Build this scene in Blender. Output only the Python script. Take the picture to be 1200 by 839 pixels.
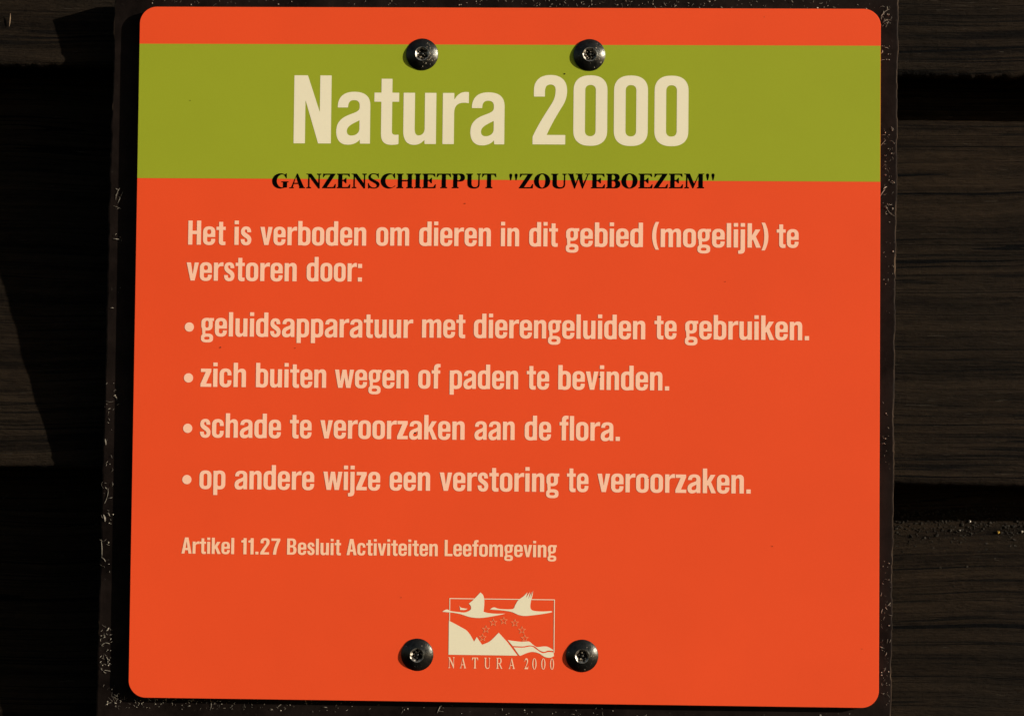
# A screwed-on reserve information sign on a dark board in front of a tarred plank wall.
# World: x right, z up, +y into the wall; the sign plate's front face is the plane y = 0. Metres.
import bpy, bmesh, math, random
import numpy as np
from mathutils import Matrix, Vector

for o in list(bpy.data.objects):
    bpy.data.objects.remove(o)
SC = bpy.context.scene
COL = SC.collection

# ------------------------------------------------------------------ camera, light, exposure
cam = bpy.data.cameras.new('camera')
cam.sensor_width = 36.0
cam.lens = 70.0
cam.clip_start = 0.01
cam.clip_end = 200.0
cam_ob = bpy.data.objects.new('camera', cam)
COL.objects.link(cam_ob)
cam_right = (0.999431, 0.032239, 0.009911)
cam_fwd = (-0.032592, 0.998753, 0.037818)
cam_up = (-0.008679, -0.03812, 0.999235)
M4 = Matrix(((cam_right[0], cam_up[0], -cam_fwd[0], 0.03870),
             (cam_right[1], cam_up[1], -cam_fwd[1], -1.06592),
             (cam_right[2], cam_up[2], -cam_fwd[2], -0.04303),
             (0, 0, 0, 1)))
cam_ob.matrix_world = M4
SC.camera = cam_ob

SUN_TO = Vector((2.5, -1.0, 0.74)).normalized()          # direction towards the sun: low, from the right
sun_elev = math.asin(SUN_TO.z)
sun_azim = math.atan2(SUN_TO.x, SUN_TO.y)
sun = bpy.data.lights.new('sun', 'SUN')
sun.energy = 4.9
sun.angle = math.radians(0.5)
sun.color = (1.0, 0.93, 0.83)
sun_ob = bpy.data.objects.new('sun', sun)
COL.objects.link(sun_ob)
sun_ob.rotation_euler = SUN_TO.to_track_quat('Z', 'Y').to_euler()
sun_ob.location = SUN_TO * 3

W = bpy.data.worlds.new('World')
SC.world = W
W.use_nodes = True
wn = W.node_tree
bg = wn.nodes['Background']
sky = wn.nodes.new('ShaderNodeTexSky')
sky.sky_type = 'NISHITA'
sky.sun_disc = False
sky.sun_elevation = sun_elev
sky.sun_rotation = sun_azim
wn.links.new(sky.outputs[0], bg.inputs[0])
bg.inputs[1].default_value = 0.05

SC.view_settings.view_transform = 'Standard'
SC.view_settings.look = 'None'
SC.view_settings.exposure = 0.62
SC.view_settings.gamma = 1.0
SC.view_settings.use_curve_mapping = False

R = random.Random(7)

# ------------------------------------------------------------------ node helpers
class NT:
    def __init__(self, name):
        self.m = bpy.data.materials.new(name)
        self.m.use_nodes = True
        self.t = self.m.node_tree
        self.b = self.t.nodes['Principled BSDF']
    def n(self, kind, **kw):
        x = self.t.nodes.new('ShaderNode' + kind)
        for k, v in kw.items():
            if isinstance(k, str) and k.startswith('i_'):
                x.inputs[k[2:].replace('_', ' ')].default_value = v
            else:
                setattr(x, k, v)
        return x
    def l(self, a, b):
        self.t.links.new(a, b)
    def noise(self, vec, scale, detail=3.0, rough=0.5):
        x = self.n('TexNoise')
        x.inputs['Scale'].default_value = scale
        x.inputs['Detail'].default_value = detail
        x.inputs['Roughness'].default_value = rough
        if vec is not None:
            self.l(vec, x.inputs['Vector'])
        return x.outputs['Fac']
    def mapping(self, vec, scale=(1, 1, 1), rot=(0, 0, 0)):
        x = self.n('Mapping')
        x.inputs['Scale'].default_value = scale
        x.inputs['Rotation'].default_value = rot
        self.l(vec, x.inputs['Vector'])
        return x.outputs[0]
    def ramp(self, fac, stops):
        x = self.n('ValToRGB')
        e = x.color_ramp.elements
        while len(e) < len(stops):
            e.new(0.5)
        for i, (p, c) in enumerate(stops):
            e[i].position = p
            e[i].color = (c[0], c[1], c[2], 1) if len(c) == 3 else c
        self.l(fac, x.inputs[0])
        return x.outputs[0]
    def math(self, op, a, b=None, c=None):
        x = self.n('Math', operation=op)
        for i, v in enumerate((a, b, c)):
            if v is None:
                continue
            if isinstance(v, (int, float)):
                x.inputs[i].default_value = v
            else:
                self.l(v, x.inputs[i])
        return x.outputs[0]
    def mix(self, fac, a, b, mode='MIX'):
        x = self.n('Mix', data_type='RGBA', blend_type=mode)
        for k, v in ((0, fac), (6, a), (7, b)):
            if isinstance(v, (int, float)):
                x.inputs[k].default_value = v
            elif isinstance(v, tuple):
                x.inputs[k].default_value = (v[0], v[1], v[2], 1)
            else:
                self.l(v, x.inputs[k])
        return x.outputs[2]
    def bump(self, h, strength, dist, normal=None):
        x = self.n('Bump')
        x.inputs['Strength'].default_value = strength
        x.inputs['Distance'].default_value = dist
        self.l(h, x.inputs['Height'])
        if normal is not None:
            self.l(normal, x.inputs['Normal'])
        return x.outputs[0]
    def obj(self):
        return self.n('TexCoord').outputs['Object']

# ------------------------------------------------------------------ materials
def printed(name, col, var=0.035, spec=0.12, rough=0.55, specks=True):
    """smooth printed laminate: slight mottling and a few tiny dirt specks"""
    k = NT(name)
    v = k.obj()
    big = k.noise(v, 14, 4, 0.6)
    fine = k.noise(v, 900, 2, 0.5)
    f = k.math('ADD', k.math('MULTIPLY', big, 0.7), k.math('MULTIPLY', fine, 0.3))
    lo = tuple(c * (1 - var) for c in col)
    hi = tuple(c * (1 + var) for c in col)
    c = k.ramp(f, [(0.3, lo), (0.7, hi)])
    if specks:
        vo = k.n('TexVoronoi')
        vo.inputs['Scale'].default_value = 75
        k.l(v, vo.inputs['Vector'])
        rnd = k.n('TexWhiteNoise', noise_dimensions='3D')
        k.l(vo.outputs['Position'], rnd.inputs['Vector'])
        pick = k.math('GREATER_THAN', rnd.outputs['Value'], 0.93)
        near = k.math('LESS_THAN', vo.outputs['Distance'], k.math('MULTIPLY', k.noise(v, 700, 1), 0.045))
        c = k.mix(k.math('MULTIPLY', k.math('MULTIPLY', pick, near), 0.55), c, (0.05, 0.03, 0.015))
    k.l(c, k.b.inputs['Base Color'])
    k.b.inputs['Roughness'].default_value = rough
    k.b.inputs['Specular IOR Level'].default_value = spec
    k.l(k.bump(k.noise(v, 300, 3), 0.05, 0.0003), k.b.inputs['Normal'])
    return k.m

ORANGE = printed('orange_laminate', (0.72, 0.068, 0.0155))
GREEN = printed('green_print', (0.272, 0.312, 0.0165))
CREAM = printed('cream_print', (0.735, 0.665, 0.465), specks=False)
PEACH = printed('peach_print', (0.87, 0.51, 0.345), specks=False)
PALE = printed('pale_peach_print', (0.85, 0.51, 0.32), specks=False)
FAINT = printed('faint_print', (0.76, 0.22, 0.09), specks=False)
BLACK = printed('black_print', (0.0015, 0.0014, 0.0014), spec=0.0, specks=False)

def wood():
    k = NT('tarred_timber')
    info = k.n('ObjectInfo')
    v0 = k.obj()
    off = k.n('VectorMath', operation='SCALE')
    off.inputs[0].default_value = (3.1, 5.7, 9.3)
    k.l(info.outputs['Random'], off.inputs['Scale'])
    add = k.n('VectorMath', operation='ADD')
    k.l(v0, add.inputs[0])
    k.l(off.outputs[0], add.inputs[1])
    v = add.outputs[0]
    # slightly wandering grain
    warp = k.n('TexNoise')
    warp.inputs['Scale'].default_value = 5
    warp.inputs['Detail'].default_value = 2
    k.l(v, warp.inputs['Vector'])
    wv = k.n('VectorMath', operation='MULTIPLY_ADD')
    k.l(warp.outputs['Color'], wv.inputs[0])
    wv.inputs[1].default_value = (0, 0, 0.016)
    k.l(v, wv.inputs[2])
    g = wv.outputs[0]
    grain = k.noise(k.mapping(g, (14, 1, 420)), 1, 6, 0.68)
    bands = k.noise(k.mapping(g, (2.5, 1, 130)), 1, 4, 0.6)
    fibre = k.noise(k.mapping(g, (55, 1, 700)), 1, 4, 0.7)
    blot = k.noise(k.mapping(v, (8, 1, 16)), 1, 4, 0.6)
    pits = k.noise(k.mapping(v, (150, 1, 480)), 1, 5, 0.8)
    # long drying cracks: thin contour lines of noise stretched along the plank
    cn = k.noise(k.mapping(g, (0.9, 1, 75)), 1, 2, 0.5)
    wid = k.math('MULTIPLY', k.noise(k.mapping(v, (9, 1, 60)), 1, 3), 0.034)
    crack = k.math('LESS_THAN', k.math('ABSOLUTE', k.math('SUBTRACT', cn, 0.5)), k.math('SUBTRACT', wid, 0.0095))
    cn2 = k.noise(k.mapping(g, (2.2, 1, 190)), 1, 2, 0.5)
    fine = k.math('LESS_THAN', k.math('ABSOLUTE', k.math('SUBTRACT', cn2, 0.48)), k.math('SUBTRACT', wid, 0.0045))
    base = k.ramp(k.math('ADD', k.math('MULTIPLY', grain, 0.4), k.math('ADD', k.math('MULTIPLY', bands, 0.35), k.math('MULTIPLY', pits, 0.25))),
                  [(0.40, (0.0036, 0.0024, 0.0014)), (0.475, (0.0128, 0.0088, 0.0051)), (0.60, (0.0265, 0.0182, 0.0106))])
    tint = k.ramp(blot, [(0.35, (0.78, 0.78, 0.78)), (0.65, (1.16, 1.06, 0.96))])
    c = k.mix(1.0, base, tint, 'MULTIPLY')
    fl = k.noise(k.mapping(g, (70, 1, 900)), 1, 2, 0.5)
    c = k.mix(k.math('MULTIPLY', k.math('GREATER_THAN', fl, 0.725), 0.5), c, (0.06, 0.048, 0.034))
    c = k.mix(k.math('MULTIPLY', fine, 0.8), c, (0.0025, 0.002, 0.0014))
    c = k.mix(crack, c, (0.0012, 0.001, 0.0008))
    k.l(c, k.b.inputs['Base Color'])
    k.b.inputs['Roughness'].default_value = 0.85
    k.b.inputs['Specular IOR Level'].default_value = 0.06
    h = k.math('ADD', k.math('MULTIPLY', grain, 0.8), k.math('MULTIPLY', bands, 0.6))
    h = k.math('ADD', h, k.math('MULTIPLY', pits, 1.3))
    h = k.math('ADD', h, k.math('MULTIPLY', fibre, 0.8))
    h = k.math('SUBTRACT', h, k.math('MULTIPLY', crack, 1.0))
    h = k.math('SUBTRACT', h, k.math('MULTIPLY', fine, 0.5))
    k.l(k.bump(h, 1.0, 0.0030), k.b.inputs['Normal'])
    return k.m
WOOD = wood()

def board_mat():
    k = NT('black_board')
    v = k.obj()
    n1 = k.noise(v, 45, 5, 0.65)
    n2 = k.noise(v, 420, 4, 0.7)
    c = k.ramp(n1, [(0.32, (0.0034, 0.0022, 0.0017)), (0.68, (0.0125, 0.0083, 0.0065))])
    dust = k.math('MULTIPLY', k.math('GREATER_THAN', n2, 0.68), 0.25)
    c = k.mix(dust, c, (0.04, 0.033, 0.026))
    k.l(c, k.b.inputs['Base Color'])
    k.b.inputs['Roughness'].default_value = 0.6
    k.b.inputs['Specular IOR Level'].default_value = 0.03
    k.l(k.bump(k.math('ADD', n2, n1), 0.25, 0.0006), k.b.inputs['Normal'])
    return k.m
BOARD = board_mat()

def edge_mat():
    k = NT('worn_board_edge')
    v = k.obj()
    n1 = k.noise(k.mapping(v, (200, 200, 60)), 1, 4, 0.7)
    c = k.ramp(n1, [(0.35, (0.008, 0.0055, 0.004)), (0.55, (0.028, 0.017, 0.010)), (0.75, (0.09, 0.058, 0.034))])
    k.l(c, k.b.inputs['Base Color'])
    k.b.inputs['Roughness'].default_value = 0.8
    k.b.inputs['Specular IOR Level'].default_value = 0.1
    return k.m
EDGE = edge_mat()

def plain(name, col, rough=0.8, spec=0.2, metal=0.0, var=0.35, scale=600, bump=0.0):
    k = NT(name)
    v = k.obj()
    f = k.noise(v, scale, 4, 0.65)
    c = k.ramp(f, [(0.3, tuple(x * (1 - var) for x in col)), (0.7, tuple(min(1, x * (1 + var)) for x in col))])
    k.l(c, k.b.inputs['Base Color'])
    k.b.inputs['Roughness'].default_value = rough
    k.b.inputs['Specular IOR Level'].default_value = spec
    k.b.inputs['Metallic'].default_value = metal
    if bump:
        k.l(k.bump(f, bump, 0.0004), k.b.inputs['Normal'])
    return k.m
FIBRE = plain('pale_fibre', (0.25, 0.215, 0.165), 0.7, 0.2, 0, 0.95, 260)
CRUMB = plain('dirt', (0.019, 0.0155, 0.011), 0.9, 0.1, 0, 0.5, 900)
PALEWOOD = plain('bare_wood', (0.30, 0.20, 0.12), 0.7, 0.2)
OCHRE = plain('ochre_lichen', (0.45, 0.27, 0.05), 0.9, 0.1)
GRIT = plain('socket_grit', (0.34, 0.28, 0.20), 0.7, 0.3, 0.0, 0.6, 900, 0.4)

def screw_mat():
    k = NT('black_oxide_steel')
    v = k.obj()
    n = k.noise(v, 420, 5, 0.7)
    s = k.noise(k.mapping(v, (1400, 1400, 300)), 1, 3, 0.6)
    chip = k.math('GREATER_THAN', k.noise(v, 900, 3, 0.6), 0.70)
    c = k.ramp(n, [(0.3, (0.020, 0.020, 0.017)), (0.7, (0.052, 0.050, 0.042))])
    c = k.mix(chip, c, (0.32, 0.28, 0.22))
    k.l(c, k.b.inputs['Base Color'])
    k.b.inputs['Metallic'].default_value = 0.85
    r = k.n('MapRange')
    r.inputs['To Min'].default_value = 0.22
    r.inputs['To Max'].default_value = 0.42
    k.l(n, r.inputs['Value'])
    k.l(r.outputs[0], k.b.inputs['Roughness'])
    k.l(k.bump(k.math('ADD', n, k.math('MULTIPLY', s, 0.4)), 0.3, 0.00045), k.b.inputs['Normal'])
    return k.m
STEEL = screw_mat()
WORN = plain('worn_steel', (0.30, 0.27, 0.22), 0.34, 0.5, 0.9, 0.7, 700, 0.5)

# ------------------------------------------------------------------ object helpers
def link(name, bm_or_me, mat, parent=None, smooth=False):
    if isinstance(bm_or_me, bmesh.types.BMesh):
        me = bpy.data.meshes.new(name)
        bm_or_me.to_mesh(me)
        bm_or_me.free()
    else:
        me = bm_or_me
    for m in (mat if isinstance(mat, (list, tuple)) else [mat]):
        me.materials.append(m)
    if smooth:
        for p in me.polygons:
            p.use_smooth = True
    o = bpy.data.objects.new(name, me)
    COL.objects.link(o)
    if parent is not None:
        o.parent = parent
    return o

def thing(name, label, cat, loc=(0, 0, 0), group=None):
    o = bpy.data.objects.new(name, None)
    o.empty_display_size = 0.05
    COL.objects.link(o)
    o.location = loc
    o['label'] = label
    o['category'] = cat
    if group:
        o['group'] = group
    return o

# ------------------------------------------------------------------ glyph engine (outlines as implicit shapes, contoured)
def parse(path):
    """small SVG-like path (M L C Q Z, absolute) -> list of closed point loops"""
    tok = path.replace(',', ' ').split()
    loops, cur, i, cmd = [], [], 0, None
    pos = (0, 0)
    def num():
        nonlocal i
        v = float(tok[i]); i += 1
        return v
    while i < len(tok):
        if tok[i] in 'MLCQZ':
            cmd = tok[i]; i += 1
        if cmd == 'Z':
            loops.append(cur); cur = []
            cmd = None
            continue
        if cmd in 'ML':
            pos = (num(), num()); cur.append(pos)
            if cmd == 'M':
                cmd = 'L'
        elif cmd == 'C':
            p1, p2, p3 = (num(), num()), (num(), num()), (num(), num())
            for s in range(1, 13):
                t = s / 12; u = 1 - t
                cur.append(tuple(u**3*a + 3*u*u*t*b + 3*u*t*t*c + t**3*d for a, b, c, d in zip(pos, p1, p2, p3)))
            pos = p3
        elif cmd == 'Q':
            p1, p3 = (num(), num()), (num(), num())
            for s in range(1, 11):
                t = s / 10; u = 1 - t
                cur.append(tuple(u*u*a + 2*u*t*b + t*t*d for a, b, d in zip(pos, p1, p3)))
            pos = p3
    if cur:
        loops.append(cur)
    return loops

def rect(x0, y0, x1, y1):
    return [[(x0, y0), (x1, y0), (x1, y1), (x0, y1)]]

def rr(x0, y0, x1, y1, rx=None, ry=None, k=2.25):
    """box with superelliptic corners"""
    rx = (x1 - x0) / 2 if rx is None else rx
    ry = rx if ry is None else ry
    out = []
    for cx, cy, a0 in ((x1 - rx, y1 - ry, 0), (x0 + rx, y1 - ry, 90), (x0 + rx, y0 + ry, 180), (x1 - rx, y0 + ry, 270)):
        for s in range(13):
            a = math.radians(a0 + 90 * s / 12)
            c, q = math.cos(a), math.sin(a)
            out.append((cx + rx * math.copysign(abs(c) ** (2 / k), c), cy + ry * math.copysign(abs(q) ** (2 / k), q)))
    return [out]

def P(*pts):
    return [list(pts)]

def T(shape, sx=1, sy=1, dx=0, dy=0):
    return [[(x * sx + dx, y * sy + dy) for x, y in lp] for lp in shape]

def sdf(loops, X, Y):
    ins = np.zeros(X.shape, bool)
    d2 = np.full(X.shape, 1e18)
    for lp in loops:
        n = len(lp)
        for i in range(n):
            (ax, ay), (bx, by) = lp[i], lp[(i + 1) % n]
            ex, ey = bx - ax, by - ay
            L2 = ex * ex + ey * ey
            if L2 < 1e-12:
                continue
            t = np.clip(((X - ax) * ex + (Y - ay) * ey) / L2, 0, 1)
            d2 = np.minimum(d2, (X - ax - t * ex) ** 2 + (Y - ay - t * ey) ** 2)
            if ay != by:
                cond = (ay > Y) != (by > Y)
                ins ^= cond & (X < ex * (Y - ay) / ey + ax)
    d = np.sqrt(d2)
    return np.where(ins, -d, d)

def contour(ops, step):
    """ops: list of ('+', loops) / ('-', loops). Returns closed polygons of the resulting outline."""
    xs = [x for s, lp in ops for l in lp for x, y in l if s == '+']
    ys = [y for s, lp in ops for l in lp for x, y in l if s == '+']
    gx = np.arange(min(xs) - 1.37 * step, max(xs) + 2 * step, step)
    gy = np.arange(min(ys) - 1.61 * step, max(ys) + 2 * step, step)
    X, Y = np.meshgrid(gx, gy)
    F = np.full(X.shape, 1e9)
    for s, lp in ops:
        d = sdf(lp, X, Y)
        F = np.minimum(F, d) if s == '+' else np.maximum(F, -d)
    F[np.abs(F) < 1e-6] = 1e-6
    ny, nx = F.shape
    S = F < 0
    code = S[:-1, :-1] * 1 + S[:-1, 1:] * 2 + S[1:, 1:] * 4 + S[1:, :-1] * 8
    nxt = {}
    def pt(e):
        (i, j), (a, b) = e
        f0, f1 = F[i, j], F[a, b]
        t = f0 / (f0 - f1)
        return (X[i, j] + t * (X[a, b] - X[i, j]), Y[i, j] + t * (Y[a, b] - Y[i, j]))
    # segments directed so that the inside lies to the left
    tab = {1: [(0, 3)], 2: [(1, 0)], 3: [(1, 3)], 4: [(2, 1)], 5: [(0, 3), (2, 1)], 6: [(2, 0)], 7: [(2, 3)],
           8: [(3, 2)], 9: [(0, 2)], 10: [(1, 0), (3, 2)], 11: [(1, 2)], 12: [(3, 1)], 13: [(0, 1)], 14: [(3, 0)]}
    for i, j in zip(*np.nonzero((code > 0) & (code < 15))):
        i, j = int(i), int(j)
        E = (((i, j), (i, j + 1)), ((i, j + 1), (i + 1, j + 1)), ((i + 1, j), (i + 1, j + 1)), ((i, j), (i + 1, j)))
        for a, b in tab[int(code[i, j])]:
            nxt[E[a]] = E[b]
    polys = []
    while nxt:
        st = next(iter(nxt))
        e, loop = st, []
        while e in nxt:
            loop.append(pt(e))
            e = nxt.pop(e)
        loop = simplify(loop, step * 0.09)
        if len(loop) > 2:
            polys.append(loop)
    return polys

def simplify(pts, tol):
    n = len(pts)
    if n < 8:
        return pts
    A = np.array(pts)
    far = int(np.argmax(((A - A[0]) ** 2).sum(1)))
    def dp(a, b):
        if b <= a + 1:
            return [a]
        p, q = A[a], A[b % n]
        e = q - p
        L = math.hypot(*e) or 1e-9
        seg = A[a + 1:b]
        d = np.abs((seg[:, 0] - p[0]) * e[1] - (seg[:, 1] - p[1]) * e[0]) / L
        m = int(np.argmax(d))
        if d[m] <= tol:
            return [a]
        m += a + 1
        return dp(a, m) + dp(m, b)
    idx = dp(0, far) + dp(far, n)
    return [pts[i] for i in idx]

def fill(bm, polys, fn):
    """fill 2-D loops (outer and holes) into bm, mapping (x, y) -> 3-D through fn; faces look towards -y"""
    edges = []
    for lp in polys:
        vs = [bm.verts.new(fn(x, y)) for x, y in lp]
        for a, b in zip(vs, vs[1:] + vs[:1]):
            edges.append(bm.edges.new((a, b)))
    r = bmesh.ops.triangle_fill(bm, use_beauty=True, use_dissolve=False, edges=edges, normal=(0, -1, 0))
    for f in r['geom']:
        if isinstance(f, bmesh.types.BMFace) and f.normal.y > 0:
            f.normal_flip()

# ------------------------------------------------------------------ condensed bold sans (cap 700, x-height 525)
S_ = 116
def plus(*shapes): return [('+', s) for s in shapes]
def minus(*shapes): return [('-', s) for s in shapes]

def flip(shape, w): return T(shape, -1, 1, w, 0)
def turn(shape, w, h): return T(shape, -1, -1, w, h)

def g_n(w=333):
    return parse(f'M 70 0 L 70 390 C 95 480 150 535 222 535 C 298 535 {w} 482 {w} 395 L {w} 0 L {w-S_} 0 L {w-S_} 372 C {w-S_} 418 202 438 176 438 C 144 438 116 412 116 370 L 116 0 Z')
stem_x = rect(0, 0, S_, 525)
stem_a = rect(0, 0, S_, 703)
bowl_o = rr(0, -10, 338, 535, 169, 168, 2.35)
bowl_i = rr(S_, 84, 338 - S_, 441, 53, 62, 2.3)
b_out = rr(8, -10, 338, 535, 165, 168, 2.35)
dot = rect(0, 600, S_, 705)
s_path = parse('M 283 368 L 178 368 C 178 420 168 449 145 449 C 123 449 112 432 112 406 C 112 372 135 354 184 319 C 254 269 291 226 291 148 C 291 48 236 -12 148 -12 C 54 -12 3 46 3 166 L 108 166 C 108 106 121 78 148 78 C 172 78 185 98 185 126 C 185 162 165 182 112 219 C 41 269 9 312 9 385 C 9 481 62 537 147 537 C 237 537 283 482 283 368 Z')
a_path = parse('M 13 371 C 12 478 70 533 181 533 C 292 533 345 484 345 388 L 345 0 L 243 0 L 240 42 C 214 6 170 -12 118 -12 C 40 -12 0 40 0 126 C 0 214 44 262 130 296 C 198 322 236 334 236 372 L 236 392 C 236 428 216 447 177 447 C 138 447 118 424 118 371 Z '
               'M 236 240 C 190 214 108 186 108 130 C 108 98 124 82 156 82 C 202 82 236 112 236 152 Z')
paren = parse('M 92 722 L 182 722 C 124 590 108 450 108 320 C 108 190 124 50 182 -78 L 92 -78 C 27 50 0 190 0 320 C 0 450 27 590 92 722 Z')

GL = {
 'N': (plus(rect(0,0,116,700), rect(264,0,380,700), P((40,700),(138,700),(371,0),(250,0))), 380),
 'H': (plus(rect(0,0,116,700), rect(234,0,350,700), rect(50,308,300,405)), 350),
 'A': (plus(P((0,0),(128,700),(268,700),(396,0),(278,0),(252,150),(143,150),(117,0))) + minus(P((160,245),(236,245),(198,520))), 396),
 'B': (plus(parse('M 0 0 L 195 0 C 310 0 372 70 372 195 C 372 280 345 340 285 368 C 335 395 356 448 356 520 C 356 640 300 700 195 700 L 0 700 Z')) +
       minus(parse('M 116 92 L 180 92 C 232 92 252 130 252 196 C 252 270 230 312 178 312 L 116 312 Z'), parse('M 116 405 L 170 405 C 220 405 238 440 238 505 C 238 575 218 608 170 608 L 116 608 Z')), 372),
 'L': (plus(rect(0,0,116,700), rect(0,0,305,98)), 305),
 '0': (plus(rr(0,-12,350,710,175,158,2.4)) + minus(rr(120,86,230,612,55,58,2.3)), 350),
 '1': (plus(rect(84,0,202,700), parse('M 0 512 L 0 596 C 62 600 96 640 108 700 L 160 700 L 160 512 Z')), 202),
 '2': (plus(parse('M 10 490 L 10 560 C 10 655 75 712 182 712 C 290 712 353 655 353 552 C 353 490 338 440 300 382 C 255 312 190 200 146 97 L 338 97 L 338 0 L 0 0 L 0 78 C 62 215 132 318 190 410 C 222 460 234 500 234 556 C 234 594 215 614 180 614 C 142 614 124 590 124 540 L 124 490 Z')), 353),
 '7': (plus(parse('M 0 700 L 338 700 L 338 612 C 250 410 200 210 186 0 L 64 0 C 82 205 130 410 212 598 L 0 598 Z')), 338),
 'a': (plus(a_path), 345),
 'b': (plus(b_out) + minus(bowl_i) + plus(stem_a), 338),
 'c': (plus(rr(0,-10,318,535,159,168,2.35)) + minus(rr(S_,84,212,441,48,60), rect(190,196,400,336)), 318),
 'd': (plus(flip(b_out,338)) + minus(bowl_i) + plus(rect(338-S_,0,338,703)), 338),
 'e': (plus(rr(0,-10,332,535,166,168,2.35)) + minus(rr(112,306,220,445,54,60), rr(112,82,220,226,54,54), rect(112,190,200,226), rect(195,172,400,226)), 332),
 'f': (plus(rect(62,0,178,540), rect(0,432,238,525), parse('M 62 520 L 62 570 C 62 668 104 712 186 712 C 210 712 228 710 244 706 L 244 612 C 236 614 228 615 218 615 C 190 615 178 602 178 566 L 178 520 Z')), 244),
 'g': (plus(rr(6,165,318,535,156,140,2.3), rr(0,-178,335,78,150,112,2.4), P((28,240),(120,200),(118,60),(40,40)), parse('M 215 505 L 262 535 C 280 520 300 528 352 532 L 352 446 L 262 446 Z')) +
       minus(rr(116,248,208,452,46,60), rr(88,-98,238,-12,60,42)), 352),
 'h': (plus(stem_a, g_n()), 333),
 'i': (plus(stem_x, dot), S_),
 'j': (plus(parse('M 116 525 L 0 525 L 0 -42 C 0 -74 -14 -86 -52 -86 L -62 -86 L -62 -176 C -48 -179 -30 -180 -12 -180 C 76 -180 116 -138 116 -52 Z'), dot), S_),
 'k': (plus(stem_a, P((90,190),(90,300),(208,525),(338,525),(186,262)), P((122,292),(206,352),(352,0),(226,0))), 352),
 'l': (plus(stem_a), S_),
 'm': (plus(stem_x, g_n(325), T(g_n(325), 1, 1, 325 - S_, 0)), 650 - S_),
 'n': (plus(stem_x, g_n()), 333),
 'o': (plus(bowl_o) + minus(bowl_i), 338),
 'p': (plus(b_out) + minus(bowl_i) + plus(rect(0,-172,S_,525)), 338),
 'r': (plus(stem_x, parse('M 80 330 L 95 400 C 120 488 168 536 232 536 C 244 536 254 535 264 533 L 264 420 C 248 424 232 425 214 425 C 150 425 116 392 116 318 Z')), 258),
 's': (plus(s_path), 292),
 't': (plus(rect(0,432,252,525), parse('M 71 668 L 182 668 L 182 128 C 182 100 194 92 220 92 L 250 94 L 250 -2 C 230 -8 204 -11 178 -11 C 104 -11 71 26 71 100 Z')), 252),
 'u': (plus(turn(stem_x, 333, 525), turn(g_n(), 333, 525)), 333),
 'v': (plus(P((0,525),(120,525),(170,178),(220,525),(338,525),(228,0),(112,0))), 338),
 'w': (plus(P((0,525),(115,525),(154,190),(206,525),(318,525),(370,190),(409,525),(524,525),(432,0),(312,0),(262,300),(212,0),(92,0))), 524),
 'z': (plus(rect(8,430,286,525), rect(0,0,290,95), P((0,80),(0,0),(128,40),(286,445),(286,525),(150,460))), 290),
 '(': (plus(paren), 182),
 ')': (plus(flip(paren, 182)), 182),
 '.': (plus(rect(0,0,118,118)), 118),
 ':': (plus(rect(0,0,118,118), rect(0,392,118,510)), 118),
}
# side bearings (left, right) for text setting
SB = {c: (33, 33) for c in GL}
for c in 'oce0': SB[c] = (22, 22)
for c in 'bp': SB[c] = (33, 22)
for c in 'dag': SB[c] = (22, 33)
for c in 'g': SB[c] = (20, 8)
for c in 'r': SB[c] = (33, 4)
for c in 'vwkA': SB[c] = (6, 6)
SB['k'] = (33, 4); SB['s'] = (17, 17); SB['t'] = (10, 12); SB['f'] = (10, 4); SB['z'] = (14, 14); SB['0'] = (34, 34)
SB['a'] = (20, 30); SB['L'] = (33, 10); SB['('] = (20, 10); SB[')'] = (10, 20); SB['e'] = (22, 20)

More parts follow.
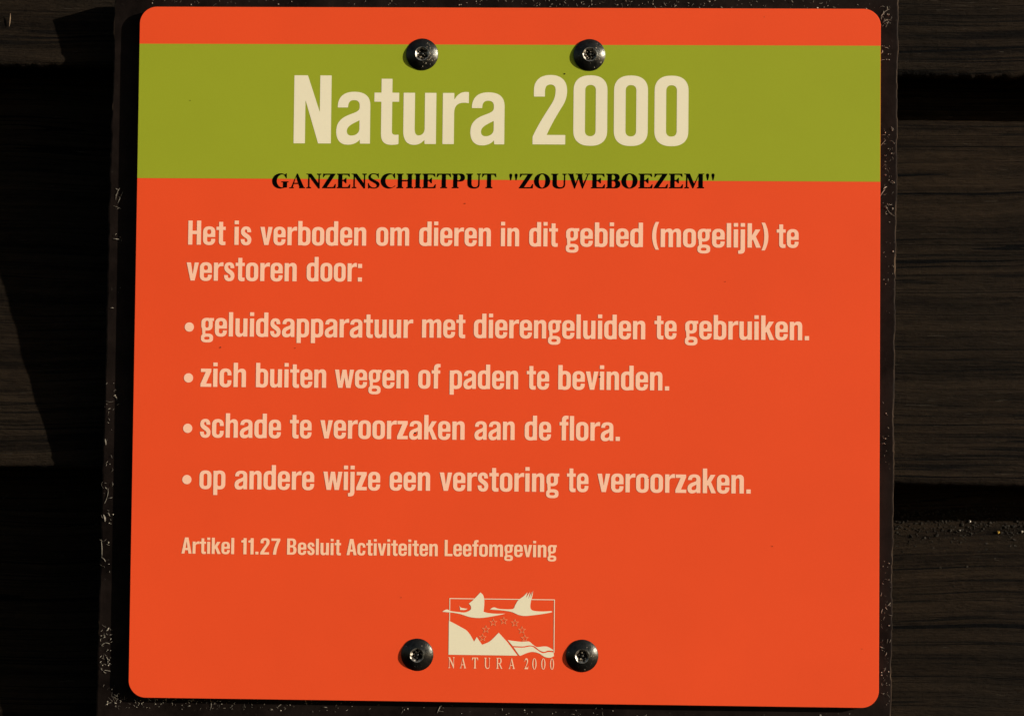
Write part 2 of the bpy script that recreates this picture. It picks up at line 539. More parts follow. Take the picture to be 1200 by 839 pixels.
# ------------------------------------------------------------------ bold roman serif capitals (cap 700)
def serif_set(st, th, W=1.0, br=26, ov=58):
    """st = thick stem, th = thin stroke, W = width factor"""
    G = {}
    sl = max(26, th * 0.8)
    def foot(x0, x1, top=False, l=ov, r=ov):
        s = [[(x0 - l, 0), (x1 + r, 0), (x1 + r, sl)] + [(x1, sl + br), (x0, sl + br)] + [(x0 - l, sl)]]
        return T(s, 1, -1, 0, 700) if top else s
    def stem(x, w, top=True, bot=True):
        r = [rect(x, 0, x + w, 700)]
        if top: r.append(foot(x, x + w, True))
        if bot: r.append(foot(x, x + w))
        return r
    def beakbar(x0, x1, y, up, h=150):        # thin arm with a triangular beak at x1
        d = 1 if up else -1
        return P((x0, y), (x1 - 8, y), (x1 + 6, y + d * h), (x1 - 22, y + d * h), (x1 - 95, y + d * (th + 8)), (x0, y + d * th))
    w = 600 * W
    G['I'] = (plus(*stem(ov, st)), st + 2 * ov)
    G['H'] = (plus(*stem(ov, st), *stem(w - st + ov, st), rect(ov, 330, w, 330 + th + 6)), w + 2 * ov)
    e = 520 * W + ov
    ebits = [*stem(ov, st), rect(ov, 0, e - 60, th), rect(ov, 700 - th, e - 60, 700), beakbar(ov + st, e, 0, True, 190), beakbar(ov + st, e - 22, 700, False, 160),
             rect(ov, 345, ov + st + 120 * W, 345 + th), P((ov + st + 60 * W, 345), (ov + st + 150 * W, 235), (ov + st + 178 * W, 235), (ov + st + 178 * W, 500), (ov + st + 150 * W, 500), (ov + st + 60 * W, 345 + th))]
    G['E'] = (plus(*ebits), e)
    t = 610 * W
    G['T'] = (plus(rect((t - st) / 2, 0, (t + st) / 2, 700), foot((t - st) / 2, (t + st) / 2), rect(40, 700 - th - 4, t - 40, 700), beakbar(t / 2, t, 700, False, 175), flip(beakbar(t / 2, t, 700, False, 175), t)), t)
    p = 560 * W
    G['P'] = (plus(rr(ov + 20, 320, p, 700, 180 * W, 190, 2.1), rect(ov, 320, ov + st + 80 * W, 700)) + minus(rr(ov + st - 60 * W, 320 + th, p - st * 1.05, 700 - th, 95 * W, 140, 2.1)) + plus(*stem(ov, st)), p)
    b = 590 * W
    G['B'] = (plus(rr(ov + 20, 0, b, 392, 185 * W, 195, 2.1), rr(ov + 20, 350, b - 32 * W, 700, 175 * W, 175, 2.1), rect(ov, 0, ov + st + 90 * W, 700)) +
              minus(rr(ov + st - 70 * W, th, b - st * 1.12, 350, 95 * W, 150, 2.1), rr(ov + st - 70 * W, 350 + th, b - 32 * W - st * 1.05, 700 - th, 90 * W, 135, 2.1)) + plus(*stem(ov, st)), b)
    r_ = 640 * W
    G['R'] = (plus(rr(ov + 20, 330, r_ - 70 * W, 700, 175 * W, 185, 2.1), rect(ov, 330, ov + st + 80 * W, 700)) + minus(rr(ov + st - 60 * W, 330 + th, r_ - 70 * W - st * 1.05, 700 - th, 90 * W, 135, 2.1)) +
              plus(*stem(ov, st), P((ov + st + 70 * W, 350), (ov + st + 70 * W + st, 350), (r_ - 25 * W, 30), (r_ + 15 * W, 30), (r_ + 15 * W, 0), (r_ - st * 1.05, 0))), r_ + 10 * W)
    u = 640 * W
    G['U'] = (plus(parse(f'M {ov} 690 L {ov} 230 C {ov} 60 {ov+110*W} -16 {u*0.54} -16 C {u-90*W} -16 {u-ov} 70 {u-ov} 230 L {u-ov} 690 L {u-ov-th} 690 L {u-ov-th} 235 C {u-ov-th} 110 {u-150*W} {th} {u*0.58} {th} C {ov+st+60*W} {th} {ov+st} 110 {ov+st} 230 L {ov+st} 690 Z'),
                   foot(ov, ov + st, True), foot(u - ov - th, u - ov, True, 62 * W, ov)), u)
    n = 650 * W
    G['N'] = (plus(rect(ov + 32 * W, 0, ov + 32 * W + th, 660), foot(ov + 32 * W, ov + 32 * W + th, False, 70 * W, 70 * W), rect(n - ov - th, 0, n - ov, 700), foot(n - ov - th, n - ov, True, 70 * W, 70 * W),
                   P((0, 700), (ov + st * 0.95, 700), (n - ov, 150), (n - ov, -14), (n - ov - th, -14), (ov + 20, 640), (ov - 10, 672), (0, 672))), n)
    m = 830 * W
    G['M'] = (plus(rect(ov + 20, 0, ov + 20 + th, 690), foot(ov + 20, ov + 20 + th, False, 68, 68), rect(m - ov - st, 0, m - ov, 700), foot(m - ov - st, m - ov),
                   P((0, 700), (ov + st * 1.0, 700), (m * 0.5, 210), (m - ov - st, 660), (m - ov - st, 700), (m, 700), (m, 672), (m - ov - st + 20, 640), (m * 0.46, 0), (m * 0.42, 0), (ov + 30, 640), (0, 672))), m)
    z = 580 * W
    G['Z'] = (plus(rect(30, 700 - th, z - 20, 700), P((z - 14, 700), (z - 14, 672), (st * 1.05, 20), (0, 0), (0, 28), (z - 14 - st * 1.1, 690)), rect(0, 0, z - 60, th),
                   beakbar(z * 0.4, z, 0, True, 205), flip(T(beakbar(z * 0.4, z, 700, False, 180), 1, 1, -28, 0), z)), z)
    a = 680 * W
    G['A'] = (plus(P((a * 0.47, 705), (a * 0.53, 705), (a - 40 * W, 30), (a - 40 * W - st * 1.08, 30), (a * 0.42, 560), (95 * W + th * 0.9, 20), (72 * W, 20)),
                   rect(a * 0.25, 205, a * 0.68, 205 + th), P((0, 0), (195 * W, 0), (195 * W, sl), (0, sl)), P((a - 250 * W, 0), (a, 0), (a, sl), (a - 250 * W, sl))), a)
    v = 930 * W
    G['W'] = (plus(P((40 * W, 690), (40 * W + st * 1.05, 690), (v * 0.36, 210), (v * 0.465, 560), (v * 0.43, 690), (v * 0.43 + st * 1.05, 690), (v * 0.70, 205), (v - 95 * W, 690), (v - 52 * W, 690), (v * 0.685, -14), (v * 0.655, -14), (v * 0.49, 470), (v * 0.33, -14), (v * 0.30, -14)),
                   rect(0, 700 - sl, 250 * W, 700), rect(v * 0.36, 700 - sl, v * 0.68, 700), rect(v - 190 * W, 700 - sl, v, 700)), v)
    o = 670 * W
    G['O'] = (plus(rr(0, -16, o, 716, o / 2, 366, 2.05)) + minus(rr(st * 1.12, th * 0.7 - 10, o - st * 1.12, 710 - th * 0.7, (o - 2.24 * st) / 2, 350 - th * 0.5, 2.0)), o)
    c = 640 * W
    G['C'] = (plus(rr(0, -16, c + 70 * W, 716, (c + 70 * W) / 2, 366, 2.05)) + minus(rr(st * 1.12, th * 0.9 - 10, c + 50 * W, 708 - th * 0.9, (c + 50 * W - st * 1.12) / 2, 350 - th * 0.6, 2.0), P((c * 0.72, 190), (c * 0.98, 130), (c + 90 * W, 130), (c + 90 * W, 720), (c * 0.93, 720), (c * 0.80, 460), (c * 0.72, 460)), rect(c - 12, -40, c + 90 * W, 740)) +
              plus(P((c * 0.90, 716), (c * 0.96, 716), (c * 0.97, 470), (c * 0.92, 470), (c * 0.80, 610))), c)
    gg = 710 * W
    G['G'] = (plus(rr(0, -16, gg, 716, gg / 2, 366, 2.05)) + minus(rr(st * 1.12, th * 0.9 - 10, gg - 40 * W, 708 - th * 0.9, (gg - 40 * W - st * 1.12) / 2, 350 - th * 0.6, 2.0), P((gg * 0.62, 300), (gg + 40, 300), (gg + 40, 720), (gg * 0.90, 720), (gg * 0.80, 470), (gg * 0.62, 470)), rect(gg - 62 * W, -40, gg + 40, 740)) +
              plus(P((gg * 0.83, 716), (gg * 0.88, 716), (gg * 0.89, 480), (gg * 0.84, 480), (gg * 0.73, 615)), rect(gg - 62 * W - st, 30, gg - 62 * W, 330), rect(gg - 62 * W - st - 70 * W, 330 - sl, gg, 330)), gg)
    s = 500 * W
    G['S'] = (plus(parse(f'M {s*0.88} 716 L {s*0.92} 716 L {s*0.93} 490 L {s*0.88} 490 C {s*0.84} 600 {s*0.70} 672 {s*0.50} 672 C {s*0.34} 672 {s*0.24} 630 {s*0.24} 560 C {s*0.24} 500 {s*0.36} 460 {s*0.58} 400 C {s*0.86} 320 {s} 270 {s} 180 C {s} 60 {s*0.80} -16 {s*0.52} -16 C {s*0.38} -16 {s*0.22} 14 {s*0.16} 14 C {s*0.12} 14 {s*0.10} 6 {s*0.08} -16 L {s*0.03} -16 L 0 250 L {s*0.05} 250 C {s*0.14} 110 {s*0.30} 32 {s*0.50} 32 C {s*0.68} 32 {s*0.76} 72 {s*0.76} 130 C {s*0.76} 200 {s*0.62} 230 {s*0.40} 300 C {s*0.16} 372 {s*0.02} 430 {s*0.02} 528 C {s*0.02} 640 {s*0.20} 716 {s*0.46} 716 C {s*0.62} 716 {s*0.72} 690 {s*0.80} 690 C {s*0.85} 690 {s*0.86} 700 {s*0.88} 716 Z')), s)
    q = parse('M 0 630 C 0 690 30 706 62 706 C 95 706 125 690 125 630 C 125 560 92 470 84 385 L 42 385 C 34 470 0 560 0 630 Z')
    G['"'] = (plus(q, T(q, 1, 1, 225, 0)), 350)
    G['2'] = (plus(parse('M 30 480 L 0 480 C 20 630 95 706 205 706 C 320 706 392 635 392 530 C 392 400 290 300 130 105 L 300 105 C 360 105 372 125 392 190 L 420 190 L 385 0 L 0 0 L 0 24 C 180 240 270 370 270 490 C 270 570 225 615 160 615 C 105 615 60 570 30 480 Z')), 420)
    G['0'] = (plus(rr(0, -14, 420, 706, 210, 360, 2.05)) + minus(rr(105, 20, 315, 672, 105, 326, 2.0)), 420)
    return G
ROMAN = serif_set(176, 56)
LIGHT = serif_set(100, 40, 0.78, 20, 46)
SBR = {c: (26, 26) for c in ROMAN}
for c in 'AWOCGT"': SBR[c] = (18, 18)
SBR['S'] = (40, 34); SBR['"'] = (50, 40)

CACHE = {}
def glyph(font, key, step):
    k = (id(font), key)
    if k not in CACHE:
        CACHE[k] = contour(font[key][0], step)
    return CACHE[k]

def set_word(bm, font, sb, word, x0, x1, z0, cap, y, step=6.0, slope=0.0):
    """sets a word with its ink running from x0 to x1 (mm), baseline z0 (mm), cap height cap (mm), on plane y (m)"""
    x, spots = 0.0, []
    for i, ch in enumerate(word):
        l, r = sb[ch]
        if i: x += l
        spots.append(x)
        x += font[ch][1]
        if i < len(word) - 1: x += r
    sx, sy = (x1 - x0) / x, cap / 700.0
    for ch, gx in zip(word, spots):
        def fn(px, py, gx=gx):
            X = x0 + (gx + px) * sx
            Z = z0 + py * sy + slope * (X - x0)
            return (X / 1000, y, Z / 1000)
        fill(bm, glyph(font, ch, step), fn)
    return sx / sy

# ------------------------------------------------------------------ the plank wall
wall = thing('plank_wall', 'dark weathered timber wall of overlapping horizontal planks behind the black board', 'wall', (0, 0.05, -0.2))
wall['kind'] = 'thing'
WALL_LOC = Vector((0, 0.05, -0.2))

def wob(x, seed, amps):
    r = random.Random(seed)
    v = np.zeros_like(x)
    for f, a in amps:
        for _ in range(3):
            v += a / 2 * np.sin(x * f * (0.6 + 0.8 * r.random()) + r.random() * 6.28)
    return v

SLOPE = 0.145                       # each plank leans back towards its top
TILT = -0.0062                      # planks run down very slightly to the right
def plank(z_bottom, seed, ragged):
    nx, nz = 700, 46
    H = 0.237
    xs = np.linspace(-0.62, 0.62, nx)
    ss = np.concatenate([np.linspace(0, 0.012, 12), np.linspace(0.018, H, nz - 12)])
    bot = wob(xs, seed, [(7, 0.0005), (40, 0.0003), (160, ragged * 0.2), (520, ragged * 0.3), (1500, ragged * 0.3)])
    bm = bmesh.new()
    rows = []
    rs = np.random.RandomState(seed)
    for j, s in enumerate(ss):
        face = wob(xs + s * 3, seed + 1, [(5, 0.0004), (23, 0.0002)]) + wob(np.full_like(xs, s * 900), seed + 2, [(1, 0.0002)])
        fade = math.exp(-s / 0.004)
        rough = rs.normal(0, 1, nx) * ragged * 0.25 * fade
        z = z_bottom + TILT * xs + s + bot * fade
        y = 0.016 + SLOPE * s + face + rough + 0.004 * max(0.0, 1 - s / 0.003) ** 2
        rows.append([bm.verts.new((xs[i] - WALL_LOC.x, y[i] - WALL_LOC.y, z[i] - WALL_LOC.z)) for i in range(nx)])
    for j in range(len(rows) - 1):
        for i in range(nx - 1):
            bm.faces.new((rows[j][i], rows[j][i + 1], rows[j + 1][i + 1], rows[j + 1][i]))
    T_ = 0.024
    def back(v): return bm.verts.new((v.co.x, v.co.y + T_, v.co.z + 0.002))
    bb = [back(v) for v in rows[0]]
    bt = [back(v) for v in rows[-1]]
    for i in range(nx - 1):
        bm.faces.new((bb[i], bb[i + 1], rows[0][i + 1], rows[0][i]))
        bm.faces.new((rows[-1][i], rows[-1][i + 1], bt[i + 1], bt[i]))
        bm.faces.new((bt[i], bt[i + 1], bb[i + 1], bb[i]))
    for side, fl in ((0, 1), (-1, 0)):
        col = [r[side] for r in rows] + [bt[side], bb[side]]
        bm.faces.new(col[::-1] if not fl else col)
    bmesh.ops.recalc_face_normals(bm, faces=bm.faces)
    return link('plank', bm, WOOD, wall, smooth=True)

P1 = plank(0.1547, 3, 0.0009)
P2 = plank(-0.0672, 11, 0.0005)
P3 = plank(-0.2890, 23, 0.0005)

def on_plank(x, z, zb):
    s = z - zb - TILT * x
    return 0.016 + SLOPE * s

def add_sliver(bm, a, b, r, bend, n=5, up=Vector((0, -1, 0))):
    """thin three-sided curved strand from a to b"""
    a, b = Vector(a), Vector(b)
    d = (b - a)
    side = d.cross(up).normalized()
    prev = None
    for i in range(n):
        t = i / (n - 1)
        c = a + d * t + bend * (4 * t * (1 - t))
        rr_ = r * (0.35 + 1.3 * t * (1 - t) * 2)
        ring = [bm.verts.new(c + side * rr_ * math.cos(q) + up * rr_ * math.sin(q)) for q in (0.5, 2.6, 4.7)]
        if prev:
            for k in range(3):
                bm.faces.new((prev[k], prev[(k + 1) % 3], ring[(k + 1) % 3], ring[k]))
        else:
            bm.faces.new(ring[::-1])
        prev = ring
    bm.faces.new(prev)

def add_crumb(bm, c, r, rnd):
    m = Matrix.Translation(c) @ Matrix.Diagonal((r * rnd.uniform(.6, 1.5), r * rnd.uniform(.5, 1), r * rnd.uniform(.5, 1.2), 1))
    g = bmesh.ops.create_icosphere(bm, subdivisions=1, radius=1, matrix=m)
    for v in g['verts']:
        v.co += Vector((rnd.gauss(0, 1), rnd.gauss(0, 1), rnd.gauss(0, 1))) * r * 0.18

# crumbs of dirt and lichen caught on the upper part of the lower plank, under the overlap
bm = bmesh.new()
rc = random.Random(5)
for i in range(3200):
    x = rc.uniform(0.2, 0.45) if i % 5 else rc.uniform(-0.5, 0.2)
    z = -0.0770 - abs(rc.gauss(0, 0.014))
    add_crumb(bm, Vector((x, on_plank(x, z, -0.2890) + 0.0001, z)) - WALL_LOC, 0.0003 + 0.0006 * rc.random() ** 2, rc)
dirt = link('dirt_crumbs', bm, CRUMB, P3)
dirt['kind'] = 'stuff'
bm = bmesh.new()
add_crumb(bm, Vector((0.2720, on_plank(0.2720, -0.0947, -0.289) - 0.0006, -0.0947)) - WALL_LOC, 0.0011, rc)
link('lichen_speck', bm, OCHRE, P3)
for px, pz, r in ((0.2565, -0.0890, .0008), (0.2850, -0.0945, .0008), (0.251, -0.094, .0006), (0.21, -0.0945, .0006)):
    bm = bmesh.new()
    add_crumb(bm, Vector((px, on_plank(px, pz, -0.289) - 0.0004, pz)) - WALL_LOC, r, rc)
    link('pale_grit', bm, FIBRE, P3)
bm = bmesh.new()
sy = on_plank(-0.277, 0.18, 0.1547) - 0.0008
add_sliver(bm, Vector((-0.2763, sy, 0.1863)) - WALL_LOC, Vector((-0.2768, sy, 0.1790)) - WALL_LOC, 0.00028, Vector((0.0002, 0, 0)))
link('splinter', bm, PALEWOOD, P1)

# ------------------------------------------------------------------ black backing board
BF = 0.0045                         # board front face
BB = 0.0157                         # board back face, against the lower lips of the planks
board = thing('backing_board', 'black wooden backing board with scuffed edges framing the orange sign', 'board', (-0.004, BB, 0.0))
BL = Vector((-0.004, BB, 0.0))
corners = [(-0.2152, 0.1945), (0.2103, 0.1930), (0.2070, -0.2135), (-0.2185, -0.2120)]
bm = bmesh.new()
re_ = random.Random(9)
ring = []
for (a, b) in zip(corners, corners[1:] + corners[:1]):
    n = 260
    nrm = Vector((-(b[1] - a[1]), 0, b[0] - a[0])).normalized()
    for i in range(n):
        t = i / n
        ring.append((Vector((a[0] + (b[0] - a[0]) * t, 0, a[1] + (b[1] - a[1]) * t)), nrm))
N = len(ring)
jit = [0.0] * N
v = 0.0
for i in range(N):
    v = v * 0.80 + re_.gauss(0, 0.00013)
    jit[i] = v
cen = Vector((-0.004, 0, -0.01))
def ringv(inset, y, js):
    out = []
    for i, (p, nm) in enumerate(ring):
        d = (cen - p)
        q = p + Vector((math.copysign(inset, d.x) if abs(nm.x) > .5 or i % 260 == 0 else 0, 0, math.copysign(inset, d.z) if abs(nm.z) > .5 or i % 260 == 0 else 0)) + nm * jit[i] * js
        out.append(bm.verts.new(Vector((q.x, y, q.z)) - BL))
    return out
rings = [ringv(0, BB, 1), ringv(0, BF + 0.0007, 1), ringv(0.0004, BF + 0.00015, 1.2), ringv(0.0009, BF, 0.6)]
wear = wob(np.arange(N) / 40.0, 77, [(1, .6), (4, .6), (13, .5)])
for k in range(3):
    for i in range(N):
        f = bm.faces.new((rings[k][i], rings[k][(i + 1) % N], rings[k + 1][(i + 1) % N], rings[k + 1][i]))
        f.material_index = 1 if k < 2 else (1 if wear[i] > 0.45 else 0)
bm.faces.new(rings[3])
bm.faces.new(rings[0][::-1])
bmesh.ops.recalc_face_normals(bm, faces=bm.faces)
link('board', bm, [BOARD, EDGE], board)

# pale fibres and cobweb scraps caught along the board's margins
fib = bmesh.new()
rf = random.Random(21)
def fibres(n, x0, x1, z0, z1, lmin, lmax, r=0.00011):
    for _ in range(n):
        x, z = rf.uniform(x0, x1), rf.uniform(z0, z1)
        L = rf.uniform(lmin, lmax) * (0.4 + rf.random() ** 2)
        a = rf.uniform(0, math.pi)
        h = Vector((math.cos(a), 0, math.sin(a))) * L
        y = BF - 0.0003
        bend = Vector((-h.z, 0, h.x)) * rf.gauss(0, 0.13) + Vector((0, -rf.uniform(0, 0.0006), 0))
        p = Vector((x, y, z)) - BL
        add_sliver(fib, p - h / 2, p + h / 2, r * (0.3 + 1.1 * rf.random() ** 2), bend)
    for _ in range(n // 3):
        add_crumb(fib, Vector((rf.uniform(x0, x1), BF - 0.0002, rf.uniform(z0, z1))) - BL, rf.uniform(0.00012, 0.0004), rf)
def fib_px(n, X0, X1, Y0, Y1, lo=0.0012, hi=0.0035, r=0.00011):     # region given in photograph pixels of the board plane
    k = 0.4585
    fibres(n, (X0 - 600) * k / 1000 + 0.0030 + (Y0 - 420) * 0.000003, (X1 - 600) * k / 1000 + 0.0030 + (Y1 - 420) * 0.000003, (420 - Y1) * k / 1000 - 0.001, (420 - Y0) * k / 1000 - 0.001, lo, hi, r)
fib_px(4, 131, 141, 226, 250, 0.002, 0.005)
fib_px(3, 128, 139, 280, 300)
fib_px(3, 126, 138, 340, 386)
fib_px(12, 121, 137, 455, 515, 0.001, 0.004)
fib_px(5, 121, 135, 515, 560)
fib_px(12, 119, 133, 575, 625, 0.0012, 0.0045, r=0.00014)
fib_px(7, 117, 132, 640, 690)
fib_px(14, 119, 133, 742, 765, 0.001, 0.0035, r=0.00014)
fib_px(16, 119, 132, 770, 800, 0.001, 0.004, r=0.00014)
fib_px(7, 121, 136, 800, 838)
fib_px(120, 125, 290, 820, 838, 0.0010, 0.0028)
fib_px(40, 290, 430, 822, 839, 0.0009, 0.0022)
fib_px(26, 430, 720, 828, 839, 0.0009, 0.0024)
fib_px(14, 720, 1000, 832, 839, 0.0008, 0.002)
fib_px(40, 170, 600, 0, 7, 0.0008, 0.0022, 0.00008)
fib_px(40, 600, 760, 0, 8, 0.0008, 0.0022, 0.00008)
fib_px(50, 760, 1030, 0, 9, 0.0008, 0.0022, 0.00008)
fib_px(18, 1034, 1046, 6, 30, r=0.00012)
fib_px(10, 1034, 1045, 52, 72)
fib_px(44, 1036, 1048, 150, 262, 0.001, 0.003, 0.0001)
fib_px(14, 1036, 1048, 283, 375, 0.0008, 0.002, 0.00009)
fib_px(12, 1034, 1046, 470, 560, 0.0008, 0.002, 0.00009)
fib_px(46, 1032, 1042, 655, 825, 0.001, 0.003, 0.00011)
def strand(X0, Y0, X1, Y1, r, b=0.0):
    k = 0.4585
    f = lambda X, Y: Vector(((X - 600) * k / 1000 + 0.0030 + (Y - 420) * 0.000003, BF - 0.0004, (420 - Y) * k / 1000 - 0.001)) - BL
    p, q = f(X0, Y0), f(X1, Y1)
    d = q - p
    add_sliver(fib, p, q, r, Vector((-d.z, 0, d.x)) * b, 7)
for a in ((126.5, 581, 122, 599, .00016), (118.5, 641, 119.5, 663, .0002), (119.5, 662, 124, 667, .00022), (136, 226, 131.5, 240, .00014), (140, 230, 134, 244, .00012),
          (126, 748, 129, 744, .0003), (124, 762, 130, 763, .00024), (126, 778, 128, 786, .0002), (124, 794, 131, 795, .0002), (121, 612, 123, 620, .0005), (122, 523, 123, 530, .0004),
          (1033, 171, 1039, 164, .00016), (1032, 231, 1038, 222, .0002), (1036, 222, 1040, 219, .0003), (1039, 241, 1050, 254, .00008), (516, 838, 520, 829, .0002), (1034, 20, 1044, 10, .00016), (1036, 26, 1042, 22, .0002),
          (249, 825, 249, 839, .0001), (175, 824, 180, 829, .00018), (360, 824, 363, 831, .00014)):
    strand(*a, b=rf.uniform(-.15, .15))
fo = link('cobweb_fibres', fib, FIBRE, board)
fo['kind'] = 'stuff'

# ------------------------------------------------------------------ the sign
sign = thing('information_sign', 'orange plate with a green band and cream Dutch lettering screwed onto the black board', 'sign', (0, BF, -0.1862))
SL = Vector((0, BF, -0.1862))

hw, hh, rad = 0.2000, 0.18623, 0.0092
bm = bmesh.new()
def plate_ring(inset, y):
    out = []
    for cx, cz, a0 in ((hw - rad, hh - rad, 0), (-hw + rad, hh - rad, 90), (-hw + rad, -hh + rad, 180), (hw - rad, -hh + rad, 270)):
        for s in range(13):
            a = math.radians(a0 + 90 * s / 12)
            out.append(bm.verts.new(Vector((cx + (rad - inset) * math.cos(a), y, cz + (rad - inset) * math.sin(a))) - SL))
    return out
pr = [plate_ring(0, BF), plate_ring(0, 0.00012), plate_ring(0.00003, 0.00003), plate_ring(0.00012, 0)]
for k in range(3):
    for i in range(len(pr[0])):
        j = (i + 1) % len(pr[0])
        bm.faces.new((pr[k][i], pr[k][j], pr[k + 1][j], pr[k + 1][i]))
bm.faces.new(pr[3])
bm.faces.new(pr[0][::-1])
bmesh.ops.recalc_face_normals(bm, faces=bm.faces)
link('plate', bm, ORANGE, sign)

E1, E2, E3 = -0.00005, -0.00010, -0.00014          # ink layers just proud of the plate
def put(bm):                                        # world-space bmesh -> sign-local
    for v in bm.verts:
        v.co -= SL
    return bm

bm = bmesh.new()
bm.faces.new([bm.verts.new(q) for q in ((-hw + 0.0001, E1, 0.0929), (hw - 0.0001, E1, 0.0932), (hw - 0.0001, E1, 0.1663), (-hw + 0.0001, E1, 0.1660))])
link('green_band', put(bm), GREEN, sign)

def line(name, words, cap, mat, font=GL, sb=SB, y=E2, step=6.0, label=None, slope=0.0):
    bm = bmesh.new()
    for w in words:
        q = set_word(bm, font, sb, w[0], w[1], w[2], w[3], cap, y, step, slope)
    o = link(name, put(bm), mat, sign)
    if label: o['label'] = label
    return o

line('headline_lettering', [('Natura', -115.3, -1.4, 112.2), ('2000', 13.8, 97.4, 112.3)], 36.9, CREAM, step=4.0, label='large cream lettering on the green band')
line('site_name_lettering', [('GANZENSCHIETPUT', -126.5, -5.5, 87.8), ('"ZOUWEBOEZEM"', 1.5, 111.6, 88.5)], 7.9, BLACK, ROMAN, SBR, step=7.0, label='black serif capitals across the lower edge of the green band', slope=0.006)
BODY = [
 [('Het',-171.7,-151.4),('is',-146.6,-137.4),('verboden',-132.6,-75.3),('om',-69.9,-52.1),('dieren',-46.7,-8.1),('in',-2.7,7.1),('dit',12.5,27.9),('gebied',32.2,73.5),('(mogelijk)',78.4,140.5),('te',144.9,156.6)],
 [('verstoren',-172.3,-112.6),('door:',-107.2,-77.3)],
 [('geluidsapparatuur',-163.9,-49.5),('met',-44.6,-21.3),('dierengeluiden',-16.7,75.1),('te',80.0,91.8),('gebruiken.',96.3,162.4)],
 [('zich',-163.8,-139.2),('buiten',-133.8,-95.9),('wegen',-91.2,-51.5),('of',-46.3,-34.4),('paden',-29.4,7.3),('te',11.9,23.9),('bevinden.',28.8,88.1)],
 [('schade',-163.7,-119.9),('te',-115.1,-103.4),('veroorzaken',-98.7,-21.1),('aan',-15.8,5.7),('de',11.1,25.2),('flora.',29.7,62.0)],
 [('op',-163.5,-149.5),('andere',-144.5,-101.6),('wijze',-96.7,-66.1),('een',-61.0,-39.3),('verstoring',-34.2,29.8),('te',33.9,45.4),('veroorzaken.',50.2,131.8)]]
BASE = [(57.0, 57.6), (37.6, 37.8), (7.6, 8.3), (-19.6, -19.2), (-46.8, -46.4), (-74.4, -73.5)]
for ws, (za, zb) in zip(BODY, BASE):
    x0, x1 = ws[0][1], ws[-1][2]
    line('text_line', [(w, a, b, za + (zb - za) * (a - x0) / (x1 - x0)) for w, a, b in ws], 13.0, PEACH)
for z in (12.5, -14.9, -42.0, -69.5):
    bm = bmesh.new()
    bm.faces.new([bm.verts.new(((-170.3 + 2.5 * math.cos(t * math.tau / 40)) / 1000, E2, (z + 2.5 * math.sin(t * math.tau / 40)) / 1000)) for t in range(40)])
    for f in bm.faces:
        f.normal_update()
        if f.normal.y > 0: f.normal_flip()
    link('bullet_dot', put(bm), PEACH, sign)
line('article_lettering', [('Artikel',-172.6,-144.2,-109.1),('11.27',-140.4,-119.4,-109.1),('Besluit',-115.7,-86.7,-109.0),('Activiteiten',-83.7,-34.8,-108.9),('Leefomgeving',-31.1,28.8,-108.8)], 8.6, PALE)

# small specks of dirt stuck on the plate
rd = random.Random(31)
for sx_, sz_, r_ in ((-153.1,1.7,.42),(-112.8,1.6,.25),(51.1,-12.3,.5),(-47.4,-43.2,.45),(30.9,150.5,.5),(-171.8,135.2,.28),(-54.1,-131.2,.22),(191.0,-155.2,.28),(-22.2,80.2,.25),(143.4,-101.6,.22),(77.4,-66.1,.2),(117.7,39.2,.22),(64.0,96.5,.25)):
    bm = bmesh.new()
    add_crumb(bm, Vector((sx_, -0.1, sz_)) * 0.001, r_ * 0.001, rd)
    link('dirt_speck', put(bm), CRUMB, sign)

# emblem: two swans flying over mountains, stars and waves
emblem = bpy.data.objects.new('emblem', None)
COL.objects.link(emblem)
emblem.parent = sign
def lx(X, Y, y=E2):
    return ((-28.4 + (X - 110) * 0.0651) / 1000, y, (-161.15 - (Y - 612) * 0.0651) / 1000)
def logo(name, loops, mat=CREAM, y=E2, smooth_pts=True):
    bm = bmesh.new()
    fill(bm, loops, lambda X, Y: lx(X, Y, y))
    return link(name, put(bm), mat, emblem)
def cm(pts, n=6):
    """closed Catmull-Rom through points; a point given with a third value is a sharp corner"""
    out = []
    m = len(pts)
    for i in range(m):
        p0, p1, p2, p3 = pts[i - 1], pts[i], pts[(i + 1) % m], pts[(i + 2) % m]
        c1, c2 = len(p1) > 2, len(p2) > 2
        for s in range(n):
            t = s / n
            r = []
            for k in (0, 1):
                m1 = 0 if c1 else (p2[k] - p0[k]) / 2
                m2 = 0 if c2 else (p3[k] - p1[k]) / 2
                if c1 and c2:
                    r.append(p1[k] + (p2[k] - p1[k]) * t)
                else:
                    if c1: m1 = (p2[k] - p1[k])
                    if c2: m2 = (p2[k] - p1[k])
                    r.append((2*t**3-3*t*t+1)*p1[k] + (t**3-2*t*t+t)*m1 + (-2*t**3+3*t*t)*p2[k] + (t**3-t*t)*m2)
            out.append(tuple(r))
    return out
sw1 = [(55,262,1),(82,246),(102,245),(125,256),(185,263),(240,266),(272,254),(290,238),(288,212),(272,194,1),(305,166),(345,124),(366,101,1),(380,113),(391,128),(399,165),(398,215),(394,258,1),(430,268),(500,273),(572,271,1),(540,280),(440,300),(370,309),(315,308),(265,299),(200,279),(130,268),(90,266)]
far = [(193,210,1),(206,226),(235,233),(262,236,1),(240,246),(200,246,1),(200,230)]
sw2 = [(446,238,1),(468,224),(488,223),(520,233),(600,236),(640,229),(653,200),(678,160),(718,130),(752,96,1),(741,142,1),(772,90,1),(760,150,1),(786,92,1),(777,148,1),(799,80,1),(793,125),(780,175),(778,222),(800,244),(870,250),(952,246,1),(950,256),(880,270),(790,283),(730,288),(680,280),(620,256),(540,245),(475,241)]
logo('swan', [cm(sw1), cm(far)])
logo('swan', [cm(sw2)])
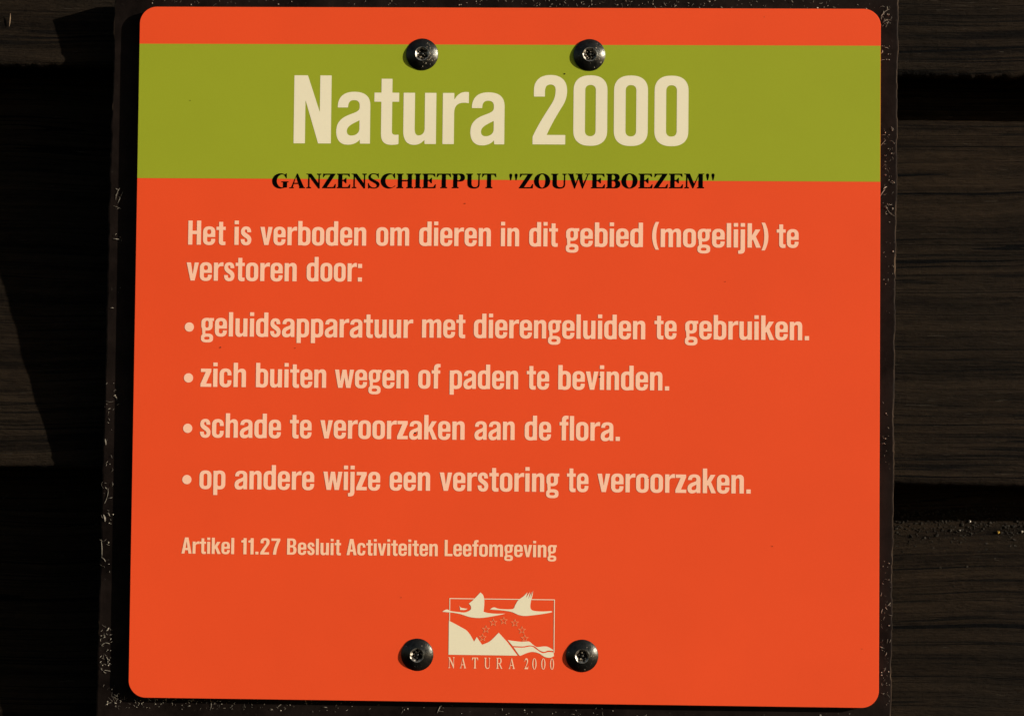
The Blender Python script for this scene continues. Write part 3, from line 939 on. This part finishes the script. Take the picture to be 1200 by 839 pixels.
mount = [(110,335,1),(150,355),(210,386),(255,412),(285,446),(303,476),(318,503,1),(340,465,1),(385,528,1),(450,497),(520,427,1),(590,502,1),(676,612,1),(110,612,1)]
logo('mountains', [cm(mount)])
w1 = [(593,486,1),(650,494),(710,499),(768,496),(800,520),(832,540),(880,535),(922,537),(968,562,1),(968,570,1),(925,568),(892,579),(855,566),(812,535),(770,528),(720,537),(636,535,1)]
w2 = [(643,545,1),(720,546),(788,536),(830,560),(880,589),(928,580),(970,582,1),(974,612,1),(944,625),(900,620),(852,592),(800,580),(752,590),(700,612),(685,604,1)]
logo('wave', [cm(w1)])
logo('wave', [cm(w2)])
fr = contour(plus(rect(112,151,977,157), rect(113,151,119,335), rect(971,151,977,585)) +
             minus([[(x, y) for x, y in cm([(p[0]*1.0, p[1]*1.0) if len(p) < 3 else p for p in sw1])]], [cm(sw2)]), 3.0)
logo('frame_line', fr)
for sx, sy_ in ((388,470),(415,402),(475,345),(560,330),(652,347),(710,405),(733,472)):
    def star(r): return [(sx + r * (1 if q % 2 == 0 else 0.42) * math.sin(q * math.pi / 5), sy_ - r * (1 if q % 2 == 0 else 0.42) * math.cos(q * math.pi / 5)) for q in range(10)]
    logo('star', [star(36), star(23)], FAINT)
bm = bmesh.new()
for ch, a, b in (('N',108,160),('A',203,255),('T',303,353),('U',405,452),('R',503,552),('A',603,655),('2',733,765),('0',797,832),('0',870,905),('0',942,975)):
    set_word(bm, LIGHT, SBR, ch, -28.4 + (a - 110) * 0.0651, -28.4 + (b - 110) * 0.0651, -168.25, 5.75, E2, 8.0)
link('emblem_lettering', put(bm), PALE, emblem)

# four button-head screws with a pinned socket
def screw_meshes():
    bm = bmesh.new()
    n = 48
    RS, TOP = 14.0, 2.95
    cap = lambda r: -(TOP - RS + math.sqrt(RS * RS - r * r))
    prof = [(8.6, 0.0), (8.66, -0.04)] + [(r, cap(r)) for r in (8.5, 8.2, 7.9, 7.4, 6.8, 6.0, 5.2, 4.5, 4.0)] + [(3.8, -2.5), (3.6, -2.46)]
    rings = []
    for r, y in prof:
        rings.append([bm.verts.new((r * math.cos(q * math.tau / n), y, r * math.sin(q * math.tau / n))) for q in range(n)])
    def lobe(q, r0):                                # six-lobed socket outline
        return r0 * (1 + 0.11 * math.cos(6 * q))
    for y, r0 in ((-2.02, 2.95), (-0.4, 2.7)):
        rings.append([bm.verts.new((lobe(q * math.tau / n, r0) * math.cos(q * math.tau / n), y, lobe(q * math.tau / n, r0) * math.sin(q * math.tau / n))) for q in range(n)])
    for k_, (a, b) in enumerate(zip(rings, rings[1:])):
        for i in range(n):
            bm.faces.new((a[i], a[(i + 1) % n], b[(i + 1) % n], b[i])).material_index = 1 if k_ >= len(rings) - 4 else 0
    bm.faces.new(rings[-1])
    bm.faces.new(rings[0][::-1])
    bmesh.ops.recalc_face_normals(bm, faces=bm.faces)
    for v in bm.verts: v.co *= 0.001
    pin = bmesh.new()
    rr2 = []
    for r, y in ((0.85, -0.55), (0.85, -1.65), (0.55, -1.9)):
        rr2.append([pin.verts.new((r * math.cos(q * math.tau / 16), y, r * math.sin(q * math.tau / 16))) for q in range(16)])
    for a, b in zip(rr2, rr2[1:]):
        for i in range(16):
            pin.faces.new((a[i], a[(i + 1) % 16], b[(i + 1) % 16], b[i]))
    pin.faces.new(rr2[-1])
    bmesh.ops.recalc_face_normals(pin, faces=pin.faces)
    for v in pin.verts: v.co *= 0.001
    return bm, pin
rg = random.Random(4)
for i, (x, z) in enumerate(((-0.0462, 0.1607), (0.0441, 0.1607), (-0.0451, -0.1614), (0.0428, -0.1608))):
    hb, pb = screw_meshes()
    ang = rg.uniform(0, math.tau)
    s = link('screw', hb, [STEEL, WORN], sign, smooth=True)
    s.location = Vector((x, -0.0002, z)) - SL
    s.rotation_euler = (rg.uniform(-.03, .03), ang, rg.uniform(-.03, .03))
    link('pin', pb, STEEL, s, smooth=True)
    gb = bmesh.new()
    for _ in range(16 if i < 2 else 9):
        q, r = rg.uniform(0, math.tau), rg.uniform(1.3, 2.4)
        add_crumb(gb, Vector((r * math.cos(q), -rg.uniform(0.5, 1.4), r * math.sin(q))) * 0.001, rg.uniform(0.0002, 0.00045), rg)
    for _ in range((34, 22, 3, 8)[i]):                 # grains of sand stuck to the head
        q, r = rg.gauss(-0.25, 0.8) + ang, rg.uniform(3.9, 7.6)
        yy = -(2.95 - 14.0 + math.sqrt(14.0 ** 2 - r * r))
        add_crumb(gb, Vector((r * math.cos(q), yy, r * math.sin(q))) * 0.001, rg.uniform(0.00012, 0.00028), rg)
    link('grit', gb, GRIT, s)
